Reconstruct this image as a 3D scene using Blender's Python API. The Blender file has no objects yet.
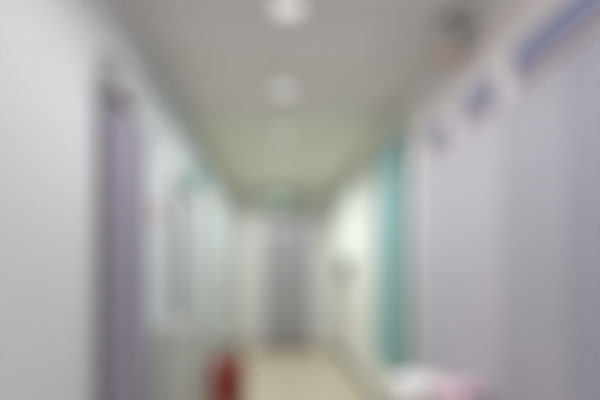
import bpy, bmesh, math, random
from mathutils import Vector, Matrix
random.seed(7)
S = bpy.context.scene
C = S.collection
PI = math.pi

# ---------------------------------------------------------------- camera
cam_d = bpy.data.cameras.new('camera')
cam = bpy.data.objects.new('camera', cam_d)
C.objects.link(cam)
S.camera = cam
EYE = 1.35
cam.location = (0, 0, EYE)
cam.rotation_euler = (PI / 2, 0, 0)
cam_d.sensor_width = 36
cam_d.lens = 27
cam_d.shift_x = 24 / 600
cam_d.shift_y = 70 / 600
cam_d.clip_start = 0.02
# the photograph is far out of focus: the lens is focused much nearer than anything in view
cam_d.dof.use_dof = True
cam_d.dof.focus_distance = 0.08
cam_d.dof.aperture_fstop = 4.6

# ---------------------------------------------------------------- world, lamps, exposure
W = bpy.data.worlds.new('world')
S.world = W
W.use_nodes = True
W.node_tree.nodes['Background'].inputs[0].default_value = (0.95, 0.97, 1.0, 1)
W.node_tree.nodes['Background'].inputs[1].default_value = 1.15
S.view_settings.view_transform = 'Standard'
S.view_settings.look = 'None'
S.view_settings.gamma = 1
S.view_settings.exposure = 0.58
S.view_settings.use_curve_mapping = False

LAMP_WATTS = {1.25: 19.0, 2.3: 24.0, 3.35: 28.0, 4.4: 26.0, 5.45: 24.0, 6.5: 24.0, 7.55: 15.0}  # the farthest lamp is an addition that brightens the end wall
LAMPS = list(LAMP_WATTS)
LAMP_X = 0.06
for ly in LAMPS:
    ld = bpy.data.lights.new('downlight_lamp', 'SPOT')
    ld.energy = LAMP_WATTS[ly]
    ld.spot_size = math.radians(168)
    ld.spot_blend = 0.8
    ld.shadow_soft_size = 0.0
    ld.color = (0.975, 0.975, 1.0)
    lo = bpy.data.objects.new('downlight_lamp', ld)
    lo.location = (LAMP_X, ly, 2.66)
    C.objects.link(lo)


# ---------------------------------------------------------------- materials
def lin(c):
    c = c / 255
    return c / 12.92 if c <= 0.04045 else ((c + 0.055) / 1.055) ** 2.4


def rgb(r, g, b):
    return (lin(r), lin(g), lin(b), 1)


MATS = {}


def mat(name, col, rough=0.6, metal=0.0, noise=0.0, scale=8, emit=0.0, bump=0.0, kind='noise', alpha=None):
    if name in MATS:
        return MATS[name]
    m = bpy.data.materials.new(name)
    m.use_nodes = True
    nt = m.node_tree
    b = nt.nodes['Principled BSDF']
    c = rgb(*col)
    b.inputs['Base Color'].default_value = c
    b.inputs['Roughness'].default_value = rough
    b.inputs['Metallic'].default_value = metal
    tc = nt.nodes.new('ShaderNodeTexCoord')
    if noise or bump:
        n = nt.nodes.new('ShaderNodeTexNoise')
        n.inputs['Scale'].default_value = scale
        n.inputs['Detail'].default_value = 5
        nt.links.new(tc.outputs['Object'], n.inputs['Vector'])
        if noise:
            mx = nt.nodes.new('ShaderNodeMix')
            mx.data_type = 'RGBA'
            mx.inputs[6].default_value = tuple(max(0, v * (1 - noise)) for v in c[:3]) + (1,)
            mx.inputs[7].default_value = tuple(min(1, v * (1 + noise)) for v in c[:3]) + (1,)
            nt.links.new(n.outputs['Fac'], mx.inputs[0])
            nt.links.new(mx.outputs[2], b.inputs['Base Color'])
        if bump:
            bp = nt.nodes.new('ShaderNodeBump')
            bp.inputs['Strength'].default_value = bump
            bp.inputs['Distance'].default_value = 0.005
            nt.links.new(n.outputs['Fac'], bp.inputs['Height'])
            nt.links.new(bp.outputs[0], b.inputs['Normal'])
    if emit:
        b.inputs['Emission Color'].default_value = c
        b.inputs['Emission Strength'].default_value = emit
    MATS[name] = m
    return m


def tile_mat(name, col, joint, sx, sy, mortar=0.006, rough=0.5, noise=0.04):
    m = bpy.data.materials.new(name)
    m.use_nodes = True
    nt = m.node_tree
    b = nt.nodes['Principled BSDF']
    b.inputs['Roughness'].default_value = rough
    tc = nt.nodes.new('ShaderNodeTexCoord')
    br = nt.nodes.new('ShaderNodeTexBrick')
    br.offset = 0
    br.inputs['Scale'].default_value = 1
    br.inputs['Brick Width'].default_value = sx
    br.inputs['Row Height'].default_value = sy
    br.inputs['Mortar Size'].default_value = mortar
    c = rgb(*col)
    br.inputs['Color1'].default_value = tuple(v * (1 - noise) for v in c[:3]) + (1,)
    br.inputs['Color2'].default_value = tuple(min(1, v * (1 + noise)) for v in c[:3]) + (1,)
    br.inputs['Mortar'].default_value = rgb(*joint)
    nt.links.new(tc.outputs['Object'], br.inputs['Vector'])
    nt.links.new(br.outputs['Color'], b.inputs['Base Color'])
    return m


M_WALL_L = mat('white wall paint', (208, 208, 209), 0.7, noise=0.03, bump=0.1)
M_WALL_MINT = mat('mint wall paint', (190, 197, 196), 0.7, noise=0.03)
M_WALL_TOP = mat('warm white wall paint', (238, 231, 231), 0.7, noise=0.03)
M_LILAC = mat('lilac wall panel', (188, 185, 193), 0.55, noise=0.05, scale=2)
M_LILAC_DIM = mat('half-shaded lilac wall panel', (173, 170, 180), 0.5, noise=0.06, scale=2)  # same cladding, partly dimmed in its colour
M_LILAC_SHADE = mat('shaded lilac wall panel', (160, 158, 171), 0.5, noise=0.06, scale=2)  # same cladding, shade near the viewer put into the colour
M_CREAM = mat('cream wall paint', (243, 242, 234), 0.7, noise=0.03)
M_END = mat('end wall paint', (232, 232, 228), 0.7, noise=0.03)
M_CEIL = tile_mat('grey ceiling tiles', (226, 220, 219), (205, 200, 198), 0.6, 0.6)
M_CEIL2 = tile_mat('cream ceiling tiles', (232, 231, 213), (212, 211, 196), 0.6, 0.6)
M_FLOOR = tile_mat('beige floor tiles', (200, 191, 165), (180, 170, 146), 0.45, 0.45, rough=0.35)
M_TRIM = mat('white trim paint', (222, 222, 220), 0.5)
M_BASE = mat('grey baseboard', (150, 148, 142), 0.5)
M_PURPLE = mat('mauve grey curtain cloth', (147, 142, 156), 0.85, noise=0.08, scale=40, bump=0.2)
M_TEAL = mat('teal curtain cloth', (144, 180, 178), 0.85, noise=0.08, scale=40, bump=0.2)
M_DARK = mat('dark grey metal', (125, 122, 120), 0.45, 0.3)
M_STEEL = mat('brushed steel', (160, 160, 162), 0.35, 0.9)
M_DOORG = mat('grey steel door paint', (168, 167, 170), 0.45, noise=0.03)
M_FRAMEG = mat('grey green door frame paint', (150, 156, 154), 0.5)
M_LEAF = mat('pale grey green door paint', (200, 206, 204), 0.5)
M_BLUE = mat('blue sign face', (122, 127, 160), 0.5)
M_ORANGE = mat('orange lens fringe', (214, 190, 180), 0.5)  # colour of the lens fringe imitated under the blue signs
M_REDSIGN = mat('red sign face', (176, 96, 88), 0.5)
M_RED = mat('red enamel', (150, 36, 36), 0.3)
M_BLACK = mat('black rubber', (38, 36, 36), 0.6)
M_WHITE = mat('white plastic', (240, 239, 236), 0.4)
M_PINK = mat('pink plastic', (226, 196, 208), 0.45)
M_GREEN = mat('green sign face', (84, 116, 98), 0.5)
M_TEALSIGN = mat('teal sign face', (120, 178, 168), 0.5)
M_MAT = mat('brown doormat', (140, 122, 110), 0.95, noise=0.2, scale=60)
M_LAMP = mat('lit diffuser', (242, 241, 239), 0.5, emit=0.36)
M_PANE = mat('daylit frosted glass', (236, 245, 238), 0.4, emit=0.2)


# ---------------------------------------------------------------- mesh helpers
def box(bm, a, b, bev=0.0):
    lo = Vector((min(a[0], b[0]), min(a[1], b[1]), min(a[2], b[2])))
    hi = Vector((max(a[0], b[0]), max(a[1], b[1]), max(a[2], b[2])))
    r = bmesh.ops.create_cube(bm, size=1)
    vs = r['verts']
    for v in vs:
        v.co = Vector((lo[i] + (v.co[i] + 0.5) * (hi[i] - lo[i]) for i in range(3)))
    if bev:
        es = list({e for v in vs for e in v.link_edges})
        bmesh.ops.bevel(bm, geom=es, offset=bev, segments=2, affect='EDGES', profile=0.5)
    return bm


def tube(bm, pts, r, n=12):
    pts = [Vector(p) for p in pts]
    rings = []
    for i, p in enumerate(pts):
        d = (pts[min(i + 1, len(pts) - 1)] - pts[max(i - 1, 0)]).normalized()
        q = d.to_track_quat('Z', 'Y')
        rings.append([bm.verts.new(p + q @ Vector((r * math.cos(2 * PI * k / n), r * math.sin(2 * PI * k / n), 0))) for k in range(n)])
    for a, b in zip(rings, rings[1:]):
        for k in range(n):
            bm.faces.new((a[k], a[(k + 1) % n], b[(k + 1) % n], b[k]))
    bm.faces.new(rings[0][::-1])
    bm.faces.new(rings[-1])
    return bm


def lathe(bm, prof, n=32, c=(0, 0, 0)):
    rings = []
    for r, z in prof:
        if r < 1e-5:
            rings.append([bm.verts.new((c[0], c[1], c[2] + z))])
        else:
            rings.append([bm.verts.new((c[0] + r * math.cos(2 * PI * k / n), c[1] + r * math.sin(2 * PI * k / n), c[2] + z)) for k in range(n)])
    for a, b in zip(rings, rings[1:]):
        for k in range(n):
            A = (a[0],) if len(a) == 1 else (a[k], a[(k + 1) % n])
            B = (b[0],) if len(b) == 1 else (b[(k + 1) % n], b[k])
            if len(A) + len(B) >= 3:
                bm.faces.new(A + B)
    return bm


def new():
    return bmesh.new()


def obj(name, bm, m, parent=None, smooth=False, label=None):
    bmesh.ops.recalc_face_normals(bm, faces=bm.faces)
    me = bpy.data.meshes.new(name)
    bm.to_mesh(me)
    bm.free()
    me.materials.append(m)
    if smooth:
        for p in me.polygons:
            p.use_smooth = True
        me.set_sharp_from_angle(angle=math.radians(40))
    o = bpy.data.objects.new(name, me)
    C.objects.link(o)
    if parent:
        o.parent = parent
    if label:
        o['label'] = label
    return o


def thing(name, label, cat, loc=(0, 0, 0), rz=0, group=None):
    o = bpy.data.objects.new(name, None)
    C.objects.link(o)
    o.empty_display_size = 0.1
    o.location = loc
    o.rotation_euler = (0, 0, rz)
    o['label'] = label
    o['category'] = cat
    if group:
        o['group'] = group
    return o


def struct(name, bm, m, parent=None):
    o = obj(name, bm, m, parent)
    if parent is None:
        o['kind'] = 'structure'
    return o


def copy_tree(o, parent=None):
    c = o.copy()
    C.objects.link(c)
    c.parent = parent
    for ch in list(o.children):
        copy_tree(ch, c)
    return c


def boxes(name, bl, m, parent=None, bev=0.0, label=None):
    bm = new()
    for a, b in bl:
        box(bm, a, b, bev)
    return obj(name, bm, m, parent, label=label)


XL, XR, YE, YB, H = -0.74, 1.04, 8.15, -0.6, 2.7

# ---------------------------------------------------------------- room shell
struct('floor', box(new(), (XL - 0.2, YB - 0.2, -0.1), (XR + 0.2, YE + 0.2, 0)), M_FLOOR)
struct('ceiling', box(new(), (XL - 0.2, YB - 0.2, H), (XR + 0.2, 4.05, H + 0.1)), M_CEIL)
struct('ceiling', box(new(), (XL - 0.2, 4.05, H), (XR + 0.2, YE + 0.2, H + 0.1)), M_CEIL2)
struct('wall_left', box(new(), (XL - 0.15, YB, 0), (XL, 2.5, H)), M_WALL_L)
struct('wall_left', box(new(), (XL - 0.15, 2.5, 0), (XL, YE, H)), M_WALL_MINT)
struct('wall_right', box(new(), (XR, YB, 0), (XR + 0.15, 3.3, H)), M_WALL_TOP)
struct('wall_right', box(new(), (XR, 3.3, 0), (XR + 0.15, YE, H)), M_CREAM)
struct('wall_end', box(new(), (XL - 0.15, YE, 0), (XR + 0.15, YE + 0.15, H)), M_END)
# lilac cladding of the right wall, up to the signs; light falloff toward the viewer painted as stepped tones
for k, (seams, m) in enumerate((((YB, 0.2, 0.9, 1.58), M_LILAC_SHADE), ((1.58, 2.05), M_LILAC_DIM), ((2.05, 2.7, 3.3), M_LILAC))):
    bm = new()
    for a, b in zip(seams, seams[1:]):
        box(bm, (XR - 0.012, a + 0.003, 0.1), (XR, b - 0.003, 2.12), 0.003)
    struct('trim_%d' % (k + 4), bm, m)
struct('baseboard_right', box(new(), (XR - 0.016, YB, 0), (XR, YE, 0.1)), M_BASE)
bm = new()
box(bm, (XL, YB, 0), (XL + 0.016, 3.2, 0.1))
box(bm, (XL, 4.33, 0), (XL + 0.016, YE, 0.1))
struct('baseboard_left', bm, M_BASE)
bm = new()
box(bm, (XL, YB, H - 0.045), (XL + 0.03, YE, H), 0.006)
struct('trim_2', bm, M_TRIM)
bm = new()
box(bm, (XR - 0.03, YB, H - 0.045), (XR, YE, H), 0.006)
struct('trim_3', bm, M_TRIM)

# grey door in the end wall
d1 = struct('door_1', box(new(), (-0.2, YE - 0.035, 0.01), (0.63, YE - 0.005, 2.32), 0.003), M_DOORG)
bm = new()
box(bm, (-0.26, YE - 0.05, 0), (-0.2, YE, 2.38), 0.004)
box(bm, (0.63, YE - 0.05, 0), (0.69, YE, 2.38), 0.004)
box(bm, (-0.2, YE - 0.05, 2.32), (0.63, YE, 2.38), 0.004)
struct('door_frame', bm, M_TRIM, d1)
bm = new()
box(bm, (0.5, YE - 0.042, 0.95), (0.56, YE - 0.034, 1.15), 0.003)
tube(bm, [(0.53, YE - 0.04, 1.05), (0.53, YE - 0.085, 1.05), (0.42, YE - 0.085, 1.05)], 0.01)
struct('door_handle', bm, M_STEEL, d1)
bm = new()
for z0, z1 in ((0.25, 0.95), (1.2, 2.15)):
    for a, b in (((-0.1, z0), (0.42, z0 + 0.02)), ((-0.1, z1 - 0.02), (0.42, z1)), ((-0.1, z0 + 0.02), (-0.08, z1 - 0.02)), ((0.4, z0 + 0.02), (0.42, z1 - 0.02))):
        box(bm, (a[0], YE - 0.041, a[1]), (b[0], YE - 0.034, b[1]))
struct('door_panel', bm, M_DOORG, d1)

# door in the left wall
d2 = struct('door_2', box(new(), (XL, 3.46, 0.01), (XL + 0.02, 4.2, 1.98), 0.003), M_LEAF)
bm = new()
box(bm, (XL, 3.22, 0), (XL + 0.05, 3.46, 2.05), 0.004)
box(bm, (XL, 4.2, 0), (XL + 0.05, 4.32, 2.05), 0.004)
box(bm, (XL, 3.46, 1.98), (XL + 0.05, 4.2, 2.05), 0.004)
struct('door_frame', bm, M_FRAMEG, d2)
bm = new()
box(bm, (XL + 0.02, 3.54, 0.95), (XL + 0.026, 3.59, 1.15), 0.002)
tube(bm, [(XL + 0.024, 3.565, 1.05), (XL + 0.065, 3.565, 1.05), (XL + 0.065, 3.67, 1.05)], 0.009)
struct('door_handle', bm, M_STEEL, d2)

# frosted window in the right wall by the far end
w1 = struct('window_1', box(new(), (XR - 0.012, 5.55, 1.5), (XR - 0.004, 7.4, 2.5)), M_PANE)
bm = new()
for a, b in (((5.5, 1.45), (7.45, 1.5)), ((5.5, 2.5), (7.45, 2.55)), ((5.5, 1.5), (5.55, 2.5)), ((7.4, 1.5), (7.45, 2.5)), ((6.45, 1.5), (6.49, 2.5))):
    box(bm, (XR - 0.03, a[0], a[1]), (XR, b[0], b[1]), 0.003)
struct('window_frame', bm, M_TRIM, w1)


# ---------------------------------------------------------------- ceiling downlights
def make_downlight():
    t = thing('ceiling_downlight', '', 'ceiling light', (0, 0, 0), 0, 'square downlights along the ceiling')
    bm = new()
    o, i = 0.095, 0.07
    for a, b in (((-o, -o), (o, -i)), ((-o, i), (o, o)), ((-o, -i), (-i, i)), ((i, -i), (o, i))):
        box(bm, (a[0], a[1], -0.016), (b[0], b[1], 0), 0.003)
    obj('frame', bm, M_TRIM, t)
    obj('diffuser', box(new(), (-0.07, -0.07, -0.01), (0.07, 0.07, 0)), M_LAMP, t)
    return t


dl = make_downlight()
names = {2.3: 'bright square white downlight cut by the top edge of the photo',
         3.35: 'square white downlight on the grey ceiling, second from the viewer',
         4.4: 'square white downlight just past where the ceiling turns cream',
         5.45: 'square white downlight in the middle of the cream ceiling',
         6.5: 'square white downlight in the cream ceiling shortly before the green sign',
         7.55: 'added square white downlight by the green sign, brightening the end wall'}
used = False
for ly in LAMPS:
    o = dl if not used else copy_tree(dl)
    used = True
    o.location = (LAMP_X, ly, H)
    o['label'] = names.get(ly, 'square white downlight above the top edge of the photo, nearest the open end')


# ---------------------------------------------------------------- doorway curtains
def curtain(x, y0, y1, z0, z1, side, m, label, amp=0.022, folds=6):
    """side +1: hangs in front of the left wall; -1: the right wall. Origin at the curtain's foot."""
    t = thing('doorway_curtain', label, 'curtain', (x, (y0 + y1) / 2, z0))
    w, h = y1 - y0, z1 - z0
    bm = new()
    n, k = folds * 12, 14
    grid = []
    for layer in (0, 1):
        rows = []
        for j in range(k + 1):
            f = j / k
            row = []
            for i in range(n + 1):
                s = i / n
                a = amp * (0.55 + 0.45 * (1 - f)) * math.sin(2 * PI * folds * s + 0.5 * math.sin(3 * f + 4 * s))
                yv = (s - 0.5) * w * (0.96 + 0.04 * math.cos(PI * f)) 
                row.append(bm.verts.new((a + layer * 0.003, yv, f * h)))
            rows.append(row)
        grid.append(rows)
    for rows in grid:
        for j in range(k):
            for i in range(n):
                bm.faces.new((rows[j][i], rows[j][i + 1], rows[j + 1][i + 1], rows[j + 1][i]))
    A, B = grid
    for j in range(k):
        for i in (0, n):
            bm.faces.new((A[j][i], A[j + 1][i], B[j + 1][i], B[j][i]))
    for i in range(n):
        for j in (0, k):
            bm.faces.new((A[j][i], B[j][i], B[j][i + 1], A[j][i + 1]))
    obj('fabric', bm, m, t, True)
    for i in range(folds * 2):
        yv = ((i + 0.5) / (folds * 2) - 0.5) * w * 0.94
        b2 = new()
        pts = [(0.0015 + 0.014 * math.cos(q), yv, h + 0.008 + 0.014 * math.sin(q)) for q in [2 * PI * z / 12 for z in range(13)]]
        tube(b2, pts, 0.0025, 6)
        obj('curtain_ring', b2, M_STEEL, t, True)
    r = thing('curtain_rail', 'thin metal rail carrying the ' + ('mauve grey' if side > 0 else 'teal') + ' curtain', 'curtain rail', (x, (y0 + y1) / 2, z1 + 0.01))
    b3 = new()
    tube(b3, [(0, -w / 2 - 0.04, 0), (0, w / 2 + 0.04, 0)], 0.008)
    obj('rod', b3, M_STEEL, r, True)
    wallx = (XL - x) if side > 0 else (XR - x - 0.0)
    for yv in (-w / 2 - 0.02, w / 2 + 0.02):
        b4 = new()
        tube(b4, [(0, yv, 0), (wallx, yv, 0)], 0.006)
        obj('bracket', b4, M_STEEL, r, True)
    return t


curtain(XL + 0.036, 1.83, 2.48, 0.1, 2.08, 1, M_PURPLE, 'mauve grey curtain hanging in tall folds on the white left wall', 0.018)
curtain(XR - 0.06, 3.42, 4.45, 0.49, 2.42, -1, M_TEAL, 'teal curtain hanging on the right wall beyond the blue signs')

# dark curtain pelmet above
t = thing('curtain_pelmet', 'dark grey pelmet box above the mauve grey curtain', 'pelmet', (XL, 2.1, 2.11))
obj('body', box(new(), (0, -0.2, 0), (0.08, 0.06, 0.15), 0.006), mat('grey pelmet paint', (150, 147, 147), 0.6), t)
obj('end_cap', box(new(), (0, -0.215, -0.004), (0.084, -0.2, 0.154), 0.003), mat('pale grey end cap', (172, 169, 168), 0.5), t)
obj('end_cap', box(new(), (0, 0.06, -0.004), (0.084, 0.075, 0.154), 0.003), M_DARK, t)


# ---------------------------------------------------------------- blue signs on the right wall
def blue_sign(y0, y1, z0, z1, label):
    t = thing('wall_sign', label, 'sign', (XR, (y0 + y1) / 2, z0), 0, 'blue signs above the lilac panels')
    w = y1 - y0
    h = z1 - z0
    obj('sign_board', box(new(), (-0.03, -w / 2, 0.012), (0, w / 2, h), 0.004), M_BLUE, t)
    obj('lower_fringe', box(new(), (-0.032, -w / 2, 0), (0, w / 2, 0.012), 0.002), M_ORANGE, t, label='thin orange lower strip imitating a lens colour fringe')  # strip added to imitate lens colour fringing below the board


blue_sign(1.02, 1.93, 2.135, 2.29, 'long blue sign at the upper right corner, closest to the viewer')
blue_sign(2.13, 2.46, 2.135, 2.27, 'short blue sign in the middle, after the long blue one')
blue_sign(2.72, 3.05, 2.135, 2.26, 'short blue sign nearest the teal curtain')

# ---------------------------------------------------------------- dark camera housing at the ceiling on the right
t = thing('security_camera', 'dark grey camera housing hanging at the top of the right wall', 'camera', (0.93, 2.42, 2.7))
obj('mount', lathe(new(), [(0, 0), (0.045, 0), (0.045, -0.015), (0.016, -0.02), (0.016, -0.07), (0, -0.07)], 20), M_DARK, t, True)
b = new()
box(b, (-0.055, -0.11, -0.19), (0.055, 0.13, -0.06), 0.02)
obj('housing', b, mat('grey green housing', (205, 206, 199), 0.5), t, True)
b = new()
b2 = lathe(b, [(0, 0), (0.026, 0), (0.026, 0.02), (0.02, 0.022), (0, 0.018)], 20)
bmesh.ops.transform(b, matrix=Matrix.Translation((0, -0.118, -0.135)) @ Matrix.Rotation(PI / 2, 4, 'X'), verts=b.verts)
obj('lens', b, M_BLACK, t, True)
obj('lower_cover', box(new(), (-0.045, -0.09, -0.222), (0.045, 0.09, -0.198), 0.006), mat('red brown plastic', (215, 175, 168), 0.5), t, label='reddish lower cover')

# ---------------------------------------------------------------- small signs on the left wall
t = thing('door_plate', 'small red sign on the left wall past the mauve curtain', 'sign', (XL, 2.78, 1.66))
obj('plate', box(new(), (0, -0.07, 0), (0.012, 0.07, 0.1), 0.002), M_REDSIGN, t)
boxes('border', [((0, -0.078, -0.008), (0.008, 0.078, 0.0)), ((0, -0.078, 0.1), (0.008, 0.078, 0.108)), ((0, -0.078, 0), (0.008, -0.07, 0.1)), ((0, 0.07, 0), (0.008, 0.078, 0.1))], M_TRIM, t)
t = thing('projecting_sign', 'small teal sign projecting from the left wall above the door', 'sign', (XL, 3.9, 2.08))
obj('arm', box(new(), (0, -0.012, 0.13), (0.14, 0.012, 0.15), 0.002), M_STEEL, t)
obj('plate', box(new(), (0.02, -0.008, 0.0), (0.14, 0.008, 0.13), 0.003), M_TEALSIGN, t)

# ---------------------------------------------------------------- green sign at the far end
t = thing('hanging_sign', 'dark green sign hung from the ceiling in front of the end wall', 'sign', (0.16, 7.8, H))
obj('face', box(new(), (-0.24, -0.03, -0.2), (0.24, 0.03, -0.05), 0.006), M_GREEN, t)
for sx in (-0.16, 0.16):
    b = new()
    tube(b, [(sx, 0, -0.05), (sx, 0, 0)], 0.006, 8)
    obj('hanger', b, M_STEEL, t, True)

# ---------------------------------------------------------------- dispenser on the far right wall
t = thing('wall_dispenser', 'dark grey dispenser box on the right wall under the window', 'dispenser', (XR, 6.5, 1.2))
obj('body', box(new(), (-0.13, -0.1, 0.03), (0, 0.1, 0.3), 0.015), M_DARK, t, True)
obj('spout', box(new(), (-0.1, -0.025, 0), (-0.05, 0.025, 0.035), 0.004), M_BLACK, t)
obj('cover', box(new(), (-0.137, -0.07, 0.08), (-0.128, 0.07, 0.27), 0.004), M_FRAMEG, t)

# ---------------------------------------------------------------- doormat
bm = new()
box(bm, (-0.36, 7.45, 0), (0.66, 8.05, 0.012), 0.004)
o = obj('doormat', bm, M_MAT)
o['label'] = 'brown doormat on the beige floor before the end door'
o['category'] = 'doormat'


# ---------------------------------------------------------------- fire extinguishers
def extinguisher(loc, rz, label):
    t = thing('fire_extinguisher', label, 'fire extinguisher', loc, rz, 'red fire extinguishers on the floor')
    t.scale = (1, 1, 1.16)
    R = 0.076
    prof = [(0, 0.012), (R - 0.01, 0.012), (R, 0.025), (R, 0.44)]
    for q in range(1, 8):
        a = q / 8 * PI / 2
        prof.append((R * math.cos(a) * 0.75 + R * 0.25 * (1 - q / 8), 0.44 + 0.075 * math.sin(a)))
    prof += [(0.018, 0.518), (0.018, 0.545), (0, 0.545)]
    obj('cylinder_body', lathe(new(), prof), M_RED, t, True)
    obj('base_ring', lathe(new(), [(R - 0.006, 0), (R + 0.002, 0), (R + 0.002, 0.03), (R - 0.006, 0.03), (R - 0.006, 0)]), M_BLACK, t, True)
    b = new()
    lathe(b, [(0, 0.545), (0.02, 0.545), (0.02, 0.585), (0, 0.585)], 16)
    obj('valve', b, M_STEEL, t, True)
    b = new()
    box(b, (-0.02, -0.01, 0.585), (0.1, 0.01, 0.6), 0.003)
    obj('carry_handle', b, M_BLACK, t)
    b = new()
    tube(b, [(-0.015, 0, 0.6), (0.03, 0, 0.625), (0.105, 0, 0.655)], 0.008, 8)
    obj('squeeze_lever', b, M_RED, t, True)
    b = new()
    tube(b, [(-0.015, 0, 0.57), (-0.06, 0, 0.575), (-0.096, 0, 0.54), (-0.096, 0, 0.35), (-0.094, 0, 0.22)], 0.011, 10)
    obj('hose', b, M_BLACK, t, True)
    b = new()
    tube(b, [(-0.094, 0, 0.22), (-0.094, 0, 0.13)], 0.017, 12)
    obj('nozzle', b, M_BLACK, t, True)
    b = new()
    lathe(b, [(R + 0.0015, 0.17), (R + 0.0015, 0.36)], 32)
    obj('paper_band', b, mat('dull label paper', (146, 52, 48), 0.7), t, True)


extinguisher((-0.52, 3.98, 0.0), math.radians(200), 'red fire extinguisher standing nearer the left wall')
extinguisher((-0.345, 4.05, 0.0), math.radians(-20), 'red fire extinguisher standing nearer the middle of the floor')


# ---------------------------------------------------------------- bins at the right wall
def bin_(loc, r, h, m, label, dome=0.35):
    t = thing('waste_bin', label, 'bin', loc)
    obj('body', lathe(new(), [(0, 0.0), (r * 0.8, 0), (r * 0.83, 0.015), (r * 0.97, h * 0.86), (r * 0.97, h * 0.88), (r * 0.9, h * 0.88), (0, h * 0.86)], 40), m, t, True)
    pr = [(r, h * 0.84), (r * 1.03, h * 0.85), (r * 1.03, h * 0.89)]
    for q in range(1, 9):
        a = q / 8 * PI / 2
        pr.append((max(r * 1.03 * math.cos(a), 0 if q == 8 else 0), h * 0.89 + dome * r * math.sin(a)))
    obj('lid', lathe(new(), pr, 40), m, t, True)
    b = new()
    box(b, (-r - 0.05, -0.04, 0.02), (-r * 0.75, 0.04, 0.035), 0.004)
    obj('pedal', b, M_STEEL, t, True)
    b = new()
    box(b, (-0.03, -r * 1.05 - 0.005, h * 0.85), (0.03, -r * 1.02 + 0.01, h * 0.91), 0.003)
    obj('catch', b, M_DARK, t)


bin_((0.84, 2.62, 0), 0.165, 0.77, M_WHITE, 'white round waste bin with domed lid below the teal curtain')
bin_((0.89, 2.2, 0), 0.12, 0.86, M_PINK, 'pale pink round waste bin in front of the lilac panels')

# grey cabinet low along the left wall
t = thing('low_cabinet', 'low grey cabinet against the left wall past the mauve curtain', 'cabinet', (XL + 0.017, 2.95, 0))
gm = mat('grey cabinet paint', (186, 186, 180), 0.5)
obj('body', box(new(), (0, -0.2, 0.06), (0.15, 0.2, 0.98), 0.006), gm, t)
for y0, y1 in ((-0.185, -0.005), (0.005, 0.185)):
    d = obj('door', box(new(), (0.15, y0, 0.1), (0.165, y1, 0.93), 0.003), gm, t)
    yh = -0.025 if y0 < -0.1 else 0.025
    b = new()
    tube(b, [(0.165, yh, 0.55), (0.185, yh, 0.55), (0.185, yh, 0.65), (0.165, yh, 0.65)], 0.004, 8)
    obj('handle', b, M_STEEL, d, True)
obj('top', box(new(), (0, -0.21, 0.98), (0.175, 0.21, 1.0), 0.003), gm, t)
obj('plinth', box(new(), (0, -0.19, 0), (0.13, 0.19, 0.06)), M_DARK, t)
